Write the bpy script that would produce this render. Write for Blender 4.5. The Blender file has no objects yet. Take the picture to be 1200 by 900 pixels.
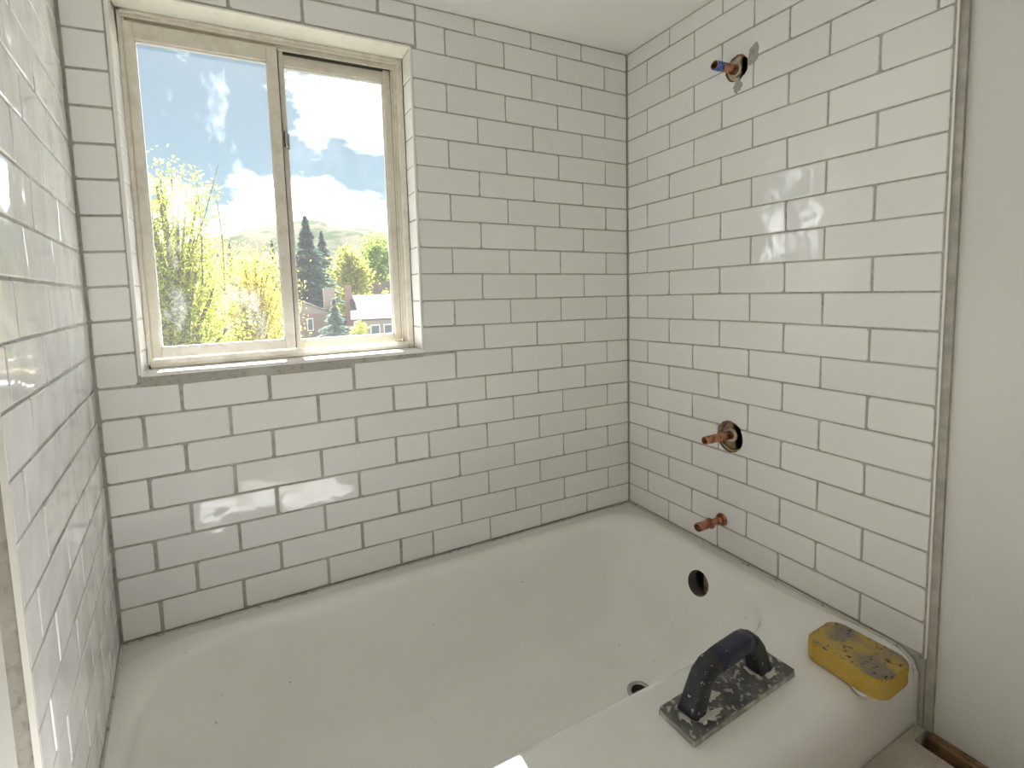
import bpy, bmesh, math, random
import numpy as np
from mathutils import Vector, Matrix
from mathutils.bvhtree import BVHTree

sc = bpy.context.scene
col = sc.collection
H = 0.0745            # tile row pitch in metres; all room measures below are in rows
ZF = 2.05             # tub rim height above the floor, in rows


def W(x, y, z):
    return Vector((x * H, y * H, (z + ZF) * H))


# ------------------------------------------------------------------ camera
YAW, PITCH, ROLL = 0.4589, 0.0875, -0.0303
CAM = np.array([-15.9228, -17.6508, 10.3829])
FPX, PPX, PPY = 573.1724, 600 - 24.8932, 450 - 59.5797
fw = Vector((math.sin(YAW) * math.cos(PITCH), math.cos(YAW) * math.cos(PITCH), -math.sin(PITCH)))
rt0 = Vector((math.cos(YAW), -math.sin(YAW), 0))
up0 = rt0.cross(fw)
rt = math.cos(ROLL) * rt0 + math.sin(ROLL) * up0
up = -math.sin(ROLL) * rt0 + math.cos(ROLL) * up0
cam_d = bpy.data.cameras.new('camera')
cam = bpy.data.objects.new('camera', cam_d)
col.objects.link(cam)
m = Matrix((rt, up, -fw)).transposed().to_4x4()
m.translation = W(*CAM)
cam.matrix_world = m
cam_d.sensor_fit = 'HORIZONTAL'
cam_d.sensor_width = 36.0
cam_d.lens = FPX / 1200 * 36.0
cam_d.shift_x = (600 - PPX) / 1200
cam_d.shift_y = -(450 - PPY) / 1200
cam_d.clip_start = 0.02
cam_d.clip_end = 6000
sc.camera = cam
EYE = W(*CAM)


def ray(px, py):
    d = (px - PPX) / FPX * rt - (py - PPY) / FPX * up + fw
    return d


def out(px, py, dist):
    """point seen at a pixel, at a horizontal distance from the eye (outdoors)"""
    d = ray(px, py)
    return EYE + d * (dist / math.hypot(d.x, d.y))


# ------------------------------------------------------------------ view + light
sc.view_settings.view_transform = 'Standard'
sc.view_settings.look = 'None'
sc.view_settings.gamma = 1.0
sc.view_settings.use_curve_mapping = False
sc.view_settings.exposure = -0.16
sc.cycles.max_bounces = 24
sc.cycles.diffuse_bounces = 12
sc.cycles.glossy_bounces = 8
sc.cycles.transparent_max_bounces = 24
sc.cycles.caustics_reflective = False
sc.cycles.caustics_refractive = False
sc.cycles.sample_clamp_indirect = 60.0
sc.cycles.use_denoising = True

SUN_DIR = Vector((-0.035, -1.0, -0.94)).normalized()      # the way the light travels
SUN_E = 59.0
SKY_STRENGTH = 0.104

world = bpy.data.worlds.new('sky')
sc.world = world
world.use_nodes = True
nt = world.node_tree
nt.nodes.clear()


def N(tree, kind, **kw):
    n = tree.nodes.new(kind)
    for k, v in kw.items():
        setattr(n, k, v)
    return n


wo = N(nt, 'ShaderNodeOutputWorld')
bg = N(nt, 'ShaderNodeBackground')
sky = N(nt, 'ShaderNodeTexSky', sky_type='NISHITA', sun_disc=False)
sky.sun_elevation = math.asin(-SUN_DIR.z)
sky.sun_rotation = math.atan2(-SUN_DIR.x, -SUN_DIR.y)
sky.air_density = 1.0
sky.dust_density = 1.6
sky.ozone_density = 0.5
sky.altitude = 1500
skm = N(nt, 'ShaderNodeVectorMath', operation='MULTIPLY')
skm.inputs[1].default_value = (SKY_STRENGTH * 0.95, SKY_STRENGTH * 1.05, SKY_STRENGTH * 0.93)
nt.links.new(sky.outputs[0], skm.inputs[0])
tc = N(nt, 'ShaderNodeTexCoord')
mp = N(nt, 'ShaderNodeMapping')
mp.inputs['Scale'].default_value = (1, 1, 2.0)
mp.inputs['Location'].default_value = (0.3, 0.1, 0.55)
nt.links.new(tc.outputs['Generated'], mp.inputs[0])
no = N(nt, 'ShaderNodeTexNoise')
no.inputs['Scale'].default_value = 5.0
no.inputs['Detail'].default_value = 9.0
no.inputs['Roughness'].default_value = 0.58
nt.links.new(mp.outputs[0], no.inputs['Vector'])


def math_node(tree, op, a, b=None, c=None, clamp=False):
    n = N(tree, 'ShaderNodeMath', operation=op, use_clamp=clamp)
    for i, v in enumerate((a, b, c)):
        if v is None:
            continue
        if isinstance(v, (int, float)):
            n.inputs[i].default_value = v
        else:
            tree.links.new(v, n.inputs[i])
    return n.outputs[0]


def cloud_at(px, py, rad):
    d = ray(px, py).normalized()
    s = N(nt, 'ShaderNodeVectorMath', operation='DISTANCE')
    s.inputs[1].default_value = d
    nt.links.new(tc.outputs['Generated'], s.inputs[0])
    q = math_node(nt, 'DIVIDE', s.outputs['Value'], rad)
    q = math_node(nt, 'SUBTRACT', 1.0, q, clamp=True)
    return q


b1 = cloud_at(412, 108, 0.16)
b2 = cloud_at(190, 70, 0.10)
b3 = cloud_at(425, 258, 0.12)
b4 = cloud_at(290, 262, 0.08)
acc = math_node(nt, 'MULTIPLY', b1, 0.40)
for b, k in ((b2, 0.12), (b3, 0.06), (b4, 0.02)):
    acc = math_node(nt, 'MULTIPLY_ADD', b, k, acc)
sx = N(nt, 'ShaderNodeSeparateXYZ')
nt.links.new(tc.outputs['Generated'], sx.inputs[0])
bank = math_node(nt, 'SUBTRACT', sx.outputs['Z'], 0.085)
bank = math_node(nt, 'ABSOLUTE', bank)
bank = math_node(nt, 'DIVIDE', bank, 0.15)
bank = math_node(nt, 'SUBTRACT', 1.0, bank, clamp=True)
acc = math_node(nt, 'MULTIPLY_ADD', bank, 0.36, acc)
cl = math_node(nt, 'ADD', no.outputs['Fac'], acc)
mr = N(nt, 'ShaderNodeMapRange', interpolation_type='SMOOTHSTEP')
mr.inputs['From Min'].default_value = 0.60
mr.inputs['From Max'].default_value = 0.92
nt.links.new(cl, mr.inputs['Value'])
mixw = N(nt, 'ShaderNodeMix', data_type='RGBA')
nt.links.new(mr.outputs[0], mixw.inputs['Factor'])
nt.links.new(skm.outputs[0], mixw.inputs['A'])
mixw.inputs['B'].default_value = (16.0, 16.2, 16.6, 1)
nt.links.new(mixw.outputs['Result'], bg.inputs['Color'])
nt.links.new(bg.outputs[0], wo.inputs[0])

sun_d = bpy.data.lights.new('sun_offscreen', 'SUN')
sun_d.energy = SUN_E
sun_d.angle = math.radians(0.6)
sun_d.color = (1.0, 0.978, 0.985)
sun = bpy.data.objects.new('sun_offscreen', sun_d)
sun.rotation_euler = SUN_DIR.to_track_quat('-Z', 'Y').to_euler()
sun.location = EYE - SUN_DIR * 60
col.objects.link(sun)


# ------------------------------------------------------------------ materials
def mat(name, base, rough=0.5, metal=0.0, spec=0.5, noise=None, bump=None, rough_noise=None, rand=0.0, coat=0.0):
    """noise=(scale, colour2, lo, hi, detail)  bump=(scale, strength, distance)  rough_noise=(scale, rough2)"""
    M = bpy.data.materials.new(name)
    M.use_nodes = True
    t = M.node_tree
    P = t.nodes['Principled BSDF']
    P.inputs['Roughness'].default_value = rough
    P.inputs['Metallic'].default_value = metal
    P.inputs['Specular IOR Level'].default_value = spec
    P.inputs['Coat Weight'].default_value = coat
    geo = N(t, 'ShaderNodeNewGeometry')
    c4 = (*base, 1)
    P.inputs['Base Color'].default_value = c4
    src = None
    layers = noise if isinstance(noise, list) else ([noise] if noise else [])
    for (s, c2, lo, hi, det) in layers:
        nn = N(t, 'ShaderNodeTexNoise')
        nn.inputs['Scale'].default_value = s
        nn.inputs['Detail'].default_value = det
        t.links.new(geo.outputs['Position'], nn.inputs['Vector'])
        r = N(t, 'ShaderNodeMapRange')
        r.inputs['From Min'].default_value = lo
        r.inputs['From Max'].default_value = hi
        t.links.new(nn.outputs['Fac'], r.inputs['Value'])
        x = N(t, 'ShaderNodeMix', data_type='RGBA')
        t.links.new(r.outputs[0], x.inputs['Factor'])
        if src is None:
            x.inputs['A'].default_value = c4
        else:
            t.links.new(src, x.inputs['A'])
        x.inputs['B'].default_value = (*c2, 1)
        src = x.outputs['Result']
    if rand:
        oi = N(t, 'ShaderNodeObjectInfo')
        hs = N(t, 'ShaderNodeHueSaturation')
        v = math_node(t, 'MULTIPLY_ADD', oi.outputs['Random'], 2 * rand, 1 - rand)
        t.links.new(v, hs.inputs['Value'])
        if src is None:
            hs.inputs['Color'].default_value = c4
        else:
            t.links.new(src, hs.inputs['Color'])
        src = hs.outputs[0]
    if src is not None:
        t.links.new(src, P.inputs['Base Color'])
    if rough_noise:
        nn = N(t, 'ShaderNodeTexNoise')
        nn.inputs['Scale'].default_value = rough_noise[0]
        nn.inputs['Detail'].default_value = 4
        t.links.new(geo.outputs['Position'], nn.inputs['Vector'])
        r = N(t, 'ShaderNodeMapRange')
        r.inputs['From Min'].default_value = 0.48
        r.inputs['From Max'].default_value = 0.66
        r.inputs['To Min'].default_value = rough
        r.inputs['To Max'].default_value = rough_noise[1]
        t.links.new(nn.outputs['Fac'], r.inputs['Value'])
        t.links.new(r.outputs[0], P.inputs['Roughness'])
    if bump:
        hb = None
        for (s, st, dist, *det) in (bump if isinstance(bump, list) else [bump]):
            nn = N(t, 'ShaderNodeTexNoise')
            nn.inputs['Scale'].default_value = s
            nn.inputs['Detail'].default_value = det[0] if det else 3
            t.links.new(geo.outputs['Position'], nn.inputs['Vector'])
            B = N(t, 'ShaderNodeBump')
            B.inputs['Strength'].default_value = st
            B.inputs['Distance'].default_value = dist
            t.links.new(nn.outputs['Fac'], B.inputs['Height'])
            if hb is not None:
                t.links.new(hb, B.inputs['Normal'])
            hb = B.outputs[0]
        t.links.new(hb, P.inputs['Normal'])
    return M


def leafmat(name, c1, c2, trans=0.5):
    M = bpy.data.materials.new(name)
    M.use_nodes = True
    t = M.node_tree
    t.nodes.clear()
    o = N(t, 'ShaderNodeOutputMaterial')
    geo = N(t, 'ShaderNodeNewGeometry')
    cr = N(t, 'ShaderNodeMix', data_type='RGBA')
    t.links.new(geo.outputs['Random Per Island'], cr.inputs['Factor'])
    cr.inputs['A'].default_value = (*c1, 1)
    cr.inputs['B'].default_value = (*c2, 1)
    d = N(t, 'ShaderNodeBsdfDiffuse')
    tr = N(t, 'ShaderNodeBsdfTranslucent')
    x = N(t, 'ShaderNodeMixShader')
    x.inputs[0].default_value = trans
    t.links.new(cr.outputs['Result'], d.inputs['Color'])
    t.links.new(cr.outputs['Result'], tr.inputs['Color'])
    t.links.new(d.outputs[0], x.inputs[1])
    t.links.new(tr.outputs[0], x.inputs[2])
    t.links.new(x.outputs[0], o.inputs[0])
    return M


def glassmat(name, dirt=0.25, veil=0.01):
    """thin window glass: clear, a little mirror-like, with dried water marks"""
    M = bpy.data.materials.new(name)
    M.use_nodes = True
    t = M.node_tree
    t.nodes.clear()
    o = N(t, 'ShaderNodeOutputMaterial')
    tr = N(t, 'ShaderNodeBsdfTransparent')
    tr.inputs['Color'].default_value = (0.97, 0.985, 0.98, 1)
    gl = N(t, 'ShaderNodeBsdfGlossy')
    gl.inputs['Roughness'].default_value = 0.02
    lw = N(t, 'ShaderNodeFresnel')
    gg = N(t, 'ShaderNodeNewGeometry')          # same mirror share on both faces of the thin pane
    t.links.new(math_node(t, 'MULTIPLY_ADD', gg.outputs['Backfacing'], 1 / 1.45 - 1.45, 1.45), lw.inputs['IOR'])
    x = N(t, 'ShaderNodeMixShader')
    t.links.new(lw.outputs[0], x.inputs[0])
    t.links.new(tr.outputs[0], x.inputs[1])
    t.links.new(gl.outputs[0], x.inputs[2])
    df = N(t, 'ShaderNodeBsdfTranslucent')
    df.inputs['Color'].default_value = (0.9, 0.92, 0.95, 1)
    tcn = N(t, 'ShaderNodeTexCoord')
    mpp = N(t, 'ShaderNodeMapping')
    mpp.inputs['Scale'].default_value = (1.0, 1.0, 0.45)
    t.links.new(tcn.outputs['Object'], mpp.inputs[0])
    nn = N(t, 'ShaderNodeTexNoise')
    nn.inputs['Scale'].default_value = 14
    nn.inputs['Detail'].default_value = 8
    nn.inputs['Roughness'].default_value = 0.65
    t.links.new(mpp.outputs[0], nn.inputs['Vector'])
    r = N(t, 'ShaderNodeMapRange')
    r.inputs['From Min'].default_value = 0.54
    r.inputs['From Max'].default_value = 0.75
    r.inputs['To Min'].default_value = veil
    r.inputs['To Max'].default_value = dirt
    t.links.new(nn.outputs['Fac'], r.inputs['Value'])
    y = N(t, 'ShaderNodeMixShader')
    t.links.new(r.outputs[0], y.inputs[0])
    t.links.new(x.outputs[0], y.inputs[1])
    t.links.new(df.outputs[0], y.inputs[2])
    t.links.new(y.outputs[0], o.inputs[0])
    return M


M_TILE = mat('white glazed tile', (0.82, 0.82, 0.81), 0.055, spec=0.55, rand=0.03,
             bump=[(15, 0.42, 0.006, 0.0), (55, 0.25, 0.0012, 0.5)], rough_noise=(45, 0.12))
M_TILE2 = mat('white jamb tile', (0.87, 0.87, 0.86), 0.12, rand=0.02, bump=(24, 0.2, 0.003))
M_GROUT = mat('grey grout', (0.40, 0.385, 0.345), 0.85, noise=[(90, (0.26, 0.25, 0.22), 0.52, 0.72, 6), (14, (0.50, 0.485, 0.44), 0.5, 0.7, 4)],
              bump=(300, 0.5, 0.001))
M_PLASTER = mat('painted plaster', (0.68, 0.67, 0.65), 0.75, noise=(2.2, (0.73, 0.725, 0.71), 0.40, 0.65, 3), bump=(150, 0.12, 0.002))
M_CEIL = mat('ceiling paint', (0.83, 0.83, 0.815), 0.8, bump=(120, 0.1, 0.002))
M_MORTAR = mat('grey mortar strip', (0.37, 0.355, 0.31), 0.8, noise=(30, (0.47, 0.455, 0.41), 0.42, 0.62, 5), bump=(200, 0.4, 0.001))
M_TRIM = mat('white edge trim', (0.82, 0.81, 0.77), 0.25)
M_ENAMEL = mat('white bath enamel', (0.90, 0.895, 0.885), 0.055, noise=[(9, (0.87, 0.865, 0.85), 0.45, 0.7, 4), (60, (0.45, 0.44, 0.41), 0.765, 0.79, 2)], bump=(16, 0.03, 0.003), rough_noise=(30, 0.11))
M_CAULK = mat('grey white caulk', (0.60, 0.59, 0.55), 0.6, noise=(70, (0.30, 0.29, 0.26), 0.55, 0.70, 6))
M_CREAM = mat('cream painted reveal', (0.88, 0.865, 0.79), 0.45, noise=(30, (0.80, 0.78, 0.70), 0.5, 0.75, 4))
M_SILL = mat('white sill', (0.84, 0.83, 0.80), 0.3, noise=(40, (0.68, 0.66, 0.62), 0.55, 0.75, 5))
M_FRAME = mat('beige window aluminium', (0.72, 0.675, 0.59), 0.38, noise=[(25, (0.63, 0.585, 0.50), 0.48, 0.7, 5), (60, (0.80, 0.77, 0.71), 0.56, 0.75, 5)])
M_GASKET = mat('dark gasket', (0.10, 0.095, 0.085), 0.6)
M_GLASS = glassmat('stained window glass', 0.050, 0.007)
M_GLASS2 = glassmat('clear window glass', 0.016, 0.008)
M_COPPER = mat('copper pipe', (0.56, 0.27, 0.17), 0.35, metal=0.9, noise=[(60, (0.26, 0.11, 0.06), 0.48, 0.62, 5), (40, (0.72, 0.45, 0.34), 0.55, 0.7, 4)])
M_BRASSY = mat('tan board edge', (0.42, 0.31, 0.19), 0.75, noise=(80, (0.24, 0.17, 0.10), 0.45, 0.65, 5))
M_WHITERUB = mat('pale pipe collar', (0.62, 0.54, 0.42), 0.6, noise=(70, (0.40, 0.31, 0.21), 0.5, 0.65, 4))
M_DARK = mat('raw stud bay wood', (0.24, 0.17, 0.11), 0.9)
M_BLUE = mat('blue tape', (0.045, 0.11, 0.42), 0.5, noise=(120, (0.16, 0.22, 0.5), 0.5, 0.65, 4))
M_CHROME = mat('drain metal', (0.50, 0.49, 0.47), 0.25, metal=1.0)
M_DARKMETAL = mat('raw cast iron', (0.17, 0.145, 0.125), 0.8)
M_FLOATB = mat('grout smeared float base', (0.085, 0.083, 0.08), 0.5, noise=[(25, (0.17, 0.168, 0.165), 0.45, 0.62, 4), (90, (0.46, 0.445, 0.41), 0.57, 0.62, 7)], bump=(120, 0.4, 0.0015))
M_FLOATP = mat('grey rubber pad', (0.30, 0.29, 0.265), 0.7, noise=[(40, (0.52, 0.50, 0.45), 0.52, 0.62, 5)], bump=(150, 0.4, 0.001))
M_HANDLE = mat('black plastic handle', (0.016, 0.017, 0.022), 0.42, noise=[(45, (0.035, 0.035, 0.038), 0.5, 0.65, 4), (160, (0.5, 0.5, 0.5), 0.66, 0.70, 4)])
M_HANDBLUE = mat('blue-black handle grip', (0.014, 0.018, 0.045), 0.35, noise=(180, (0.45, 0.46, 0.5), 0.68, 0.72, 4))
M_GROUTWET = mat('white grout residue', (0.70, 0.68, 0.63), 0.7, bump=(200, 0.5, 0.001))
M_SPONGE = mat('yellow sponge', (0.53, 0.35, 0.055), 0.9, noise=[(260, (0.26, 0.15, 0.02), 0.62, 0.68, 3), (28, (0.52, 0.36, 0.09), 0.45, 0.65, 4)], bump=[(320, 0.9, 0.003)])
M_SPONGETOP = mat('dirty sponge top', (0.52, 0.37, 0.10), 0.9, noise=[(17, (0.27, 0.235, 0.185), 0.41, 0.56, 7), (110, (0.09, 0.07, 0.045), 0.60, 0.66, 5)], bump=[(320, 0.9, 0.003)])
M_FLOOR = mat('dusty subfloor', (0.55, 0.515, 0.45), 0.85, noise=[(12, (0.47, 0.435, 0.37), 0.42, 0.62, 5), (160, (0.66, 0.63, 0.56), 0.60, 0.70, 3)], bump=(120, 0.3, 0.002))
M_WOOD = mat('brown wood strip', (0.30, 0.185, 0.105), 0.65, noise=[(45, (0.16, 0.09, 0.045), 0.42, 0.62, 6)])
M_BARK = mat('tree bark', (0.16, 0.125, 0.09), 0.9)
M_HILL = mat('dry hillside', (0.125, 0.115, 0.090), 1.0, spec=0.0, noise=[(0.013, (0.065, 0.085, 0.055), 0.46, 0.58, 6), (0.03, (0.150, 0.135, 0.105), 0.55, 0.68, 6)])
M_GROUND = mat('outdoor ground', (0.159, 0.150, 0.123), 1.0, spec=0.0, noise=[(0.06, (0.106, 0.120, 0.057), 0.45, 0.6, 4)])
M_ROOF = mat('pinkish roof', (0.145, 0.113, 0.098), 0.9, noise=(3, (0.167, 0.134, 0.120), 0.4, 0.65, 4))
M_BRICK = mat('pink brick wall', (0.274, 0.190, 0.158), 0.9, noise=(6, (0.317, 0.238, 0.201), 0.45, 0.6, 3))
M_SIDING = mat('cream siding', (0.327, 0.287, 0.247), 0.9)
M_WHITE = mat('white woodwork', (0.800, 0.790, 0.770), 0.7)
M_PANE = mat('house window pane', (0.10, 0.14, 0.15), 0.1)
M_CHIM = mat('red brick chimney', (0.288, 0.173, 0.144), 0.9)
L_YEL = leafmat('yellow green leaves', (0.27, 0.35, 0.07), (0.56, 0.53, 0.10), 0.55)
L_YEL2 = leafmat('golden leaves', (0.471, 0.439, 0.076), (0.646, 0.547, 0.122), 0.5)
L_GRN = leafmat('green leaves', (0.169, 0.277, 0.055), (0.354, 0.400, 0.077), 0.45)
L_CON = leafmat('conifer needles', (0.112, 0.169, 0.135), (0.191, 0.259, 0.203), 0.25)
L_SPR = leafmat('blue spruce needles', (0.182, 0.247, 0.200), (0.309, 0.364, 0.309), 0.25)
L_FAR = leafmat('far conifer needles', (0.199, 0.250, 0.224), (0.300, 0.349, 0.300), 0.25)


# ------------------------------------------------------------------ helpers
def tag(o, label=None, cat=None, group=None, kind=None):
    if label:
        o['label'] = label
    if cat:
        o['category'] = cat
    if group:
        o['group'] = group
    if kind:
        o['kind'] = kind
    return o


def link(name, me, mats, parent=None, loc=None):
    o = bpy.data.objects.new(name, me)
    col.objects.link(o)
    for mm in (mats if isinstance(mats, (list, tuple)) else [mats]):
        me.materials.append(mm)
    if loc is not None:
        o.location = loc
    if parent is not None:
        o.parent = parent
    return o


def empty(name, loc=(0, 0, 0), rz=0.0, parent=None):
    o = bpy.data.objects.new(name, None)
    col.objects.link(o)
    o.location = loc
    o.rotation_euler = (0, 0, rz)
    o.empty_display_size = 0.05
    if parent is not None:
        o.parent = parent
    return o


def bm_obj(name, bm, mats, parent=None, loc=None, smooth=False):
    me = bpy.data.meshes.new(name)
    bmesh.ops.recalc_face_normals(bm, faces=bm.faces)
    bm.to_mesh(me)
    bm.free()
    if smooth:
        me.polygons.foreach_set('use_smooth', [True] * len(me.polygons))
    return link(name, me, mats, parent, loc)


def add_box(bm, lo, hi, bevel=0.0, seg=1):
    lo, hi = Vector(lo), Vector(hi)
    r = bmesh.ops.create_cube(bm, size=1.0)
    vs = r['verts']
    bmesh.ops.scale(bm, vec=hi - lo, verts=vs)
    bmesh.ops.translate(bm, vec=(lo + hi) / 2, verts=vs)
    if bevel:
        es = list({e for v in vs for e in v.link_edges})
        bmesh.ops.bevel(bm, geom=es, offset=bevel, segments=seg, affect='EDGES', profile=0.5)
    return bm


def box(name, lo, hi, mats, parent=None, bevel=0.0, seg=1):
    bm = bmesh.new()
    add_box(bm, lo, hi, bevel, seg)
    return bm_obj(name, bm, mats, parent)


def rbox(name, lo, hi, mats, parent=None, bevel=0.0, seg=1):
    """box given in rows"""
    return box(name, W(*lo), W(*hi), mats, parent, bevel, seg)


def add_tube(bm, pts, rads, n=20, cap=True):
    """tube through points with a radius at each"""
    rings = []
    for i, p in enumerate(pts):
        p = Vector(p)
        a = Vector(pts[max(i - 1, 0)])
        b = Vector(pts[min(i + 1, len(pts) - 1)])
        d = (b - a).normalized()
        ref = Vector((0, 0, 1)) if abs(d.z) < 0.9 else Vector((1, 0, 0))
        u = d.cross(ref).normalized()
        v = d.cross(u)
        rings.append([bm.verts.new(p + rads[i] * (math.cos(2 * math.pi * k / n) * u + math.sin(2 * math.pi * k / n) * v)) for k in range(n)])
    for r0, r1 in zip(rings, rings[1:]):
        for k in range(n):
            bm.faces.new((r0[k], r0[(k + 1) % n], r1[(k + 1) % n], r1[k]))
    if cap:
        bm.faces.new(rings[0][::-1])
        bm.faces.new(rings[-1])
    return rings


def add_pipe(bm, p0, p1, ro, ri, n=28):
    """hollow cylinder from p0 to p1, open at p1"""
    p0, p1 = Vector(p0), Vector(p1)
    d = (p1 - p0)
    e = d.normalized()
    pts = [p0, p1 - e * 0.0008, p1, p1, p1 - e * 0.0008, p0 + e * 0.001]
    rads = [ro, ro, ro - 0.0006, ri + 0.0004, ri, ri]
    ref = Vector((0, 0, 1)) if abs(e.z) < 0.9 else Vector((1, 0, 0))
    u = e.cross(ref).normalized()
    v = e.cross(u)
    rings = [[bm.verts.new(p + r * (math.cos(2 * math.pi * k / n) * u + math.sin(2 * math.pi * k / n) * v)) for k in range(n)] for p, r in zip(pts, rads)]
    for r0, r1 in zip(rings, rings[1:]):
        for k in range(n):
            bm.faces.new((r0[k], r0[(k + 1) % n], r1[(k + 1) % n], r1[k]))
    bm.faces.new(rings[-1])
    bm.faces.new(rings[0][::-1])


def cut(o, cutters):
    """drill cutters (meshes) out of an object, keep the cutter's material on the cut"""
    tmp = []
    for me in cutters:
        c = bpy.data.objects.new('cutter', me)
        col.objects.link(c)
        tmp.append(c)
        md = o.modifiers.new('cut', 'BOOLEAN')
        md.operation = 'DIFFERENCE'
        md.solver = 'EXACT'
        md.material_mode = 'TRANSFER'
        md.object = c
    dg = bpy.context.evaluated_depsgraph_get()
    dg.update()
    new = bpy.data.meshes.new_from_object(o.evaluated_get(dg))
    o.modifiers.clear()
    o.data = new
    for c in tmp:
        bpy.data.objects.remove(c)


def cyl_mesh(p0, p1, r, material, n=40, wob=0.0, seed=1, sy=1.0, sz=1.0):
    bm = bmesh.new()
    rnd = random.Random(seed)
    p0, p1 = Vector(p0), Vector(p1)
    e = (p1 - p0).normalized()
    ref = Vector((0, 0, 1)) if abs(e.z) < 0.9 else Vector((1, 0, 0))
    u = e.cross(ref).normalized()
    v = e.cross(u)
    rr = [r * (1 + wob * (rnd.random() - 0.5)) for _ in range(n)]
    A = [[bm.verts.new(p + rr[k] * (sy * math.cos(2 * math.pi * k / n) * u + sz * math.sin(2 * math.pi * k / n) * v)) for k in range(n)] for p in (p0, p1)]
    for k in range(n):
        bm.faces.new((A[0][k], A[0][(k + 1) % n], A[1][(k + 1) % n], A[1][k]))
    bm.faces.new(A[0][::-1])
    bm.faces.new(A[1])
    bmesh.ops.recalc_face_normals(bm, faces=bm.faces)
    me = bpy.data.meshes.new('cutter')
    bm.to_mesh(me)
    bm.free()
    me.materials.append(material)
    return me


# ------------------------------------------------------------------ the room shell
TD = 0.0045           # tile thickness standing out of / in the mortar bed
REC = 0.0018          # joints recessed behind the tile face
WX0, WX1, WZ0, WZ1 = -18.88, -10.12, 8.20, 19.15      # window reveal
CEIL = 20.70
FRONT = -11.42
EDGE_R = -11.57
KL = 0.108            # the left wall is out of square by this slope
EDGE_L = 8.55         # length of tiling on the left wall, measured along y
BACKEND = -38.0

# back wall with the window opening
rec = REC / H
bm = bmesh.new()
yo, yi = rec, 2.3
for lo, hi in (((-24, yo, -6), (WX0 - 0.02, yi, 24)), ((WX1 + 0.02, yo, -6), (3, yi, 24)),
               ((WX0 - 0.02, yo, -6), (WX1 + 0.02, yi, WZ0 - 0.03)), ((WX0 - 0.02, yo, WZ1 + 0.02), (WX1 + 0.02, yi, 24))):
    add_box(bm, W(*lo), W(*hi))
wall_back = tag(bm_obj('wall_back', bm, M_GROUT), 'white subway tiled wall holding the sliding window above the tub', 'wall', kind='structure')

wall_right = tag(rbox('wall_right', (rec, EDGE_R - 0.01, -6), (4.0, yo, CEIL + 0.6), M_GROUT),
                 'white subway tiled end wall with copper pipes sticking out', 'wall', kind='structure')

# the left wall, out of square
u_l = Vector((KL, -1, 0))


def left_pt(s, depth, z):
    """s: distance along y from the back corner; depth: into the wall (rows)"""
    n = Vector((1, KL, 0)).normalized()
    p = Vector((-20.05 + KL * s, -s, 0)) - n * depth
    return W(p.x, p.y, z)


def prism(name, pts_xy, z0, z1, mats):
    bm = bmesh.new()
    a = [bm.verts.new(W(x, y, z0)) for x, y in pts_xy]
    b = [bm.verts.new(W(x, y, z1)) for x, y in pts_xy]
    n = len(a)
    for k in range(n):
        bm.faces.new((a[k], a[(k + 1) % n], b[(k + 1) % n], b[k]))
    bm.faces.new(a[::-1])
    bm.faces.new(b)
    return bm_obj(name, bm, mats)


def lxy(s, depth):
    n = Vector((1, KL)).normalized()
    return (-20.05 + KL * s - n.x * depth, -s - n.y * depth)


wall_left = tag(prism('wall_left', [lxy(-0.05, rec), lxy(EDGE_L + 0.02, rec), lxy(EDGE_L + 0.02, 2.2), lxy(-0.05, 2.2)], 0.0, CEIL + 0.6, M_GROUT),
                'white subway tiled wall beside the window catching bluish daylight', 'wall', kind='structure')
xl_end = lxy(EDGE_L + 0.3, 0.08)
wl2 = tag(prism('wall_left_plaster', [lxy(EDGE_L + 0.02, 0.25), lxy(EDGE_L + 2.8, 0.25), (lxy(EDGE_L + 2.8, 0.25)[0], BACKEND), (-23.5, BACKEND), lxy(EDGE_L + 0.02, 3.0)], -2.05, CEIL + 0.6, M_PLASTER),
          'plain plaster wall beyond the left tile edge', 'wall', kind='structure')
wr2 = tag(rbox('wall_right_plaster', (0.17, BACKEND, -6), (2.0, EDGE_R - 0.20, CEIL + 0.6), M_PLASTER),
          'plain off-white plaster wall beside the right tile edge', 'wall', kind='structure')
tag(rbox('wall_front', (-24, BACKEND - 2, -2.6), (3, BACKEND, CEIL + 0.6), M_CEIL),
    'plain off-white wall behind the camera', 'wall', kind='structure')
tag(rbox('ceiling', (-24, BACKEND - 2, CEIL), (3, yo, CEIL + 2), M_CEIL), 'smooth off-white ceiling above the tiled alcove', 'ceiling', kind='structure')

# floor with a gap along the right wall
bm = bmesh.new()
gx0, gy0 = -0.62, -11.66
for lo, hi in (((-24, BACKEND, -3.2), (gx0, FRONT - 0.015, -2.05)), ((gx0, gy0, -3.2), (0.15, FRONT - 0.015, -2.05)),
               ((gx0, BACKEND, -3.2), (0.15, -17.5, -2.05)), ((gx0, -17.5, -4.4), (0.15, gy0, -3.9))):
    add_box(bm, W(*lo), W(*hi))
tag(bm_obj('floor', bm, M_FLOOR), 'dusty beige subfloor with an open gap along the right wall', 'floor', kind='structure')
tag(rbox('floor_under_bath', (-24, FRONT, -6.2), (3, yo, -5.42), M_FLOOR), 'rough floor that carries the bathtub', 'floor', kind='structure')

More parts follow.
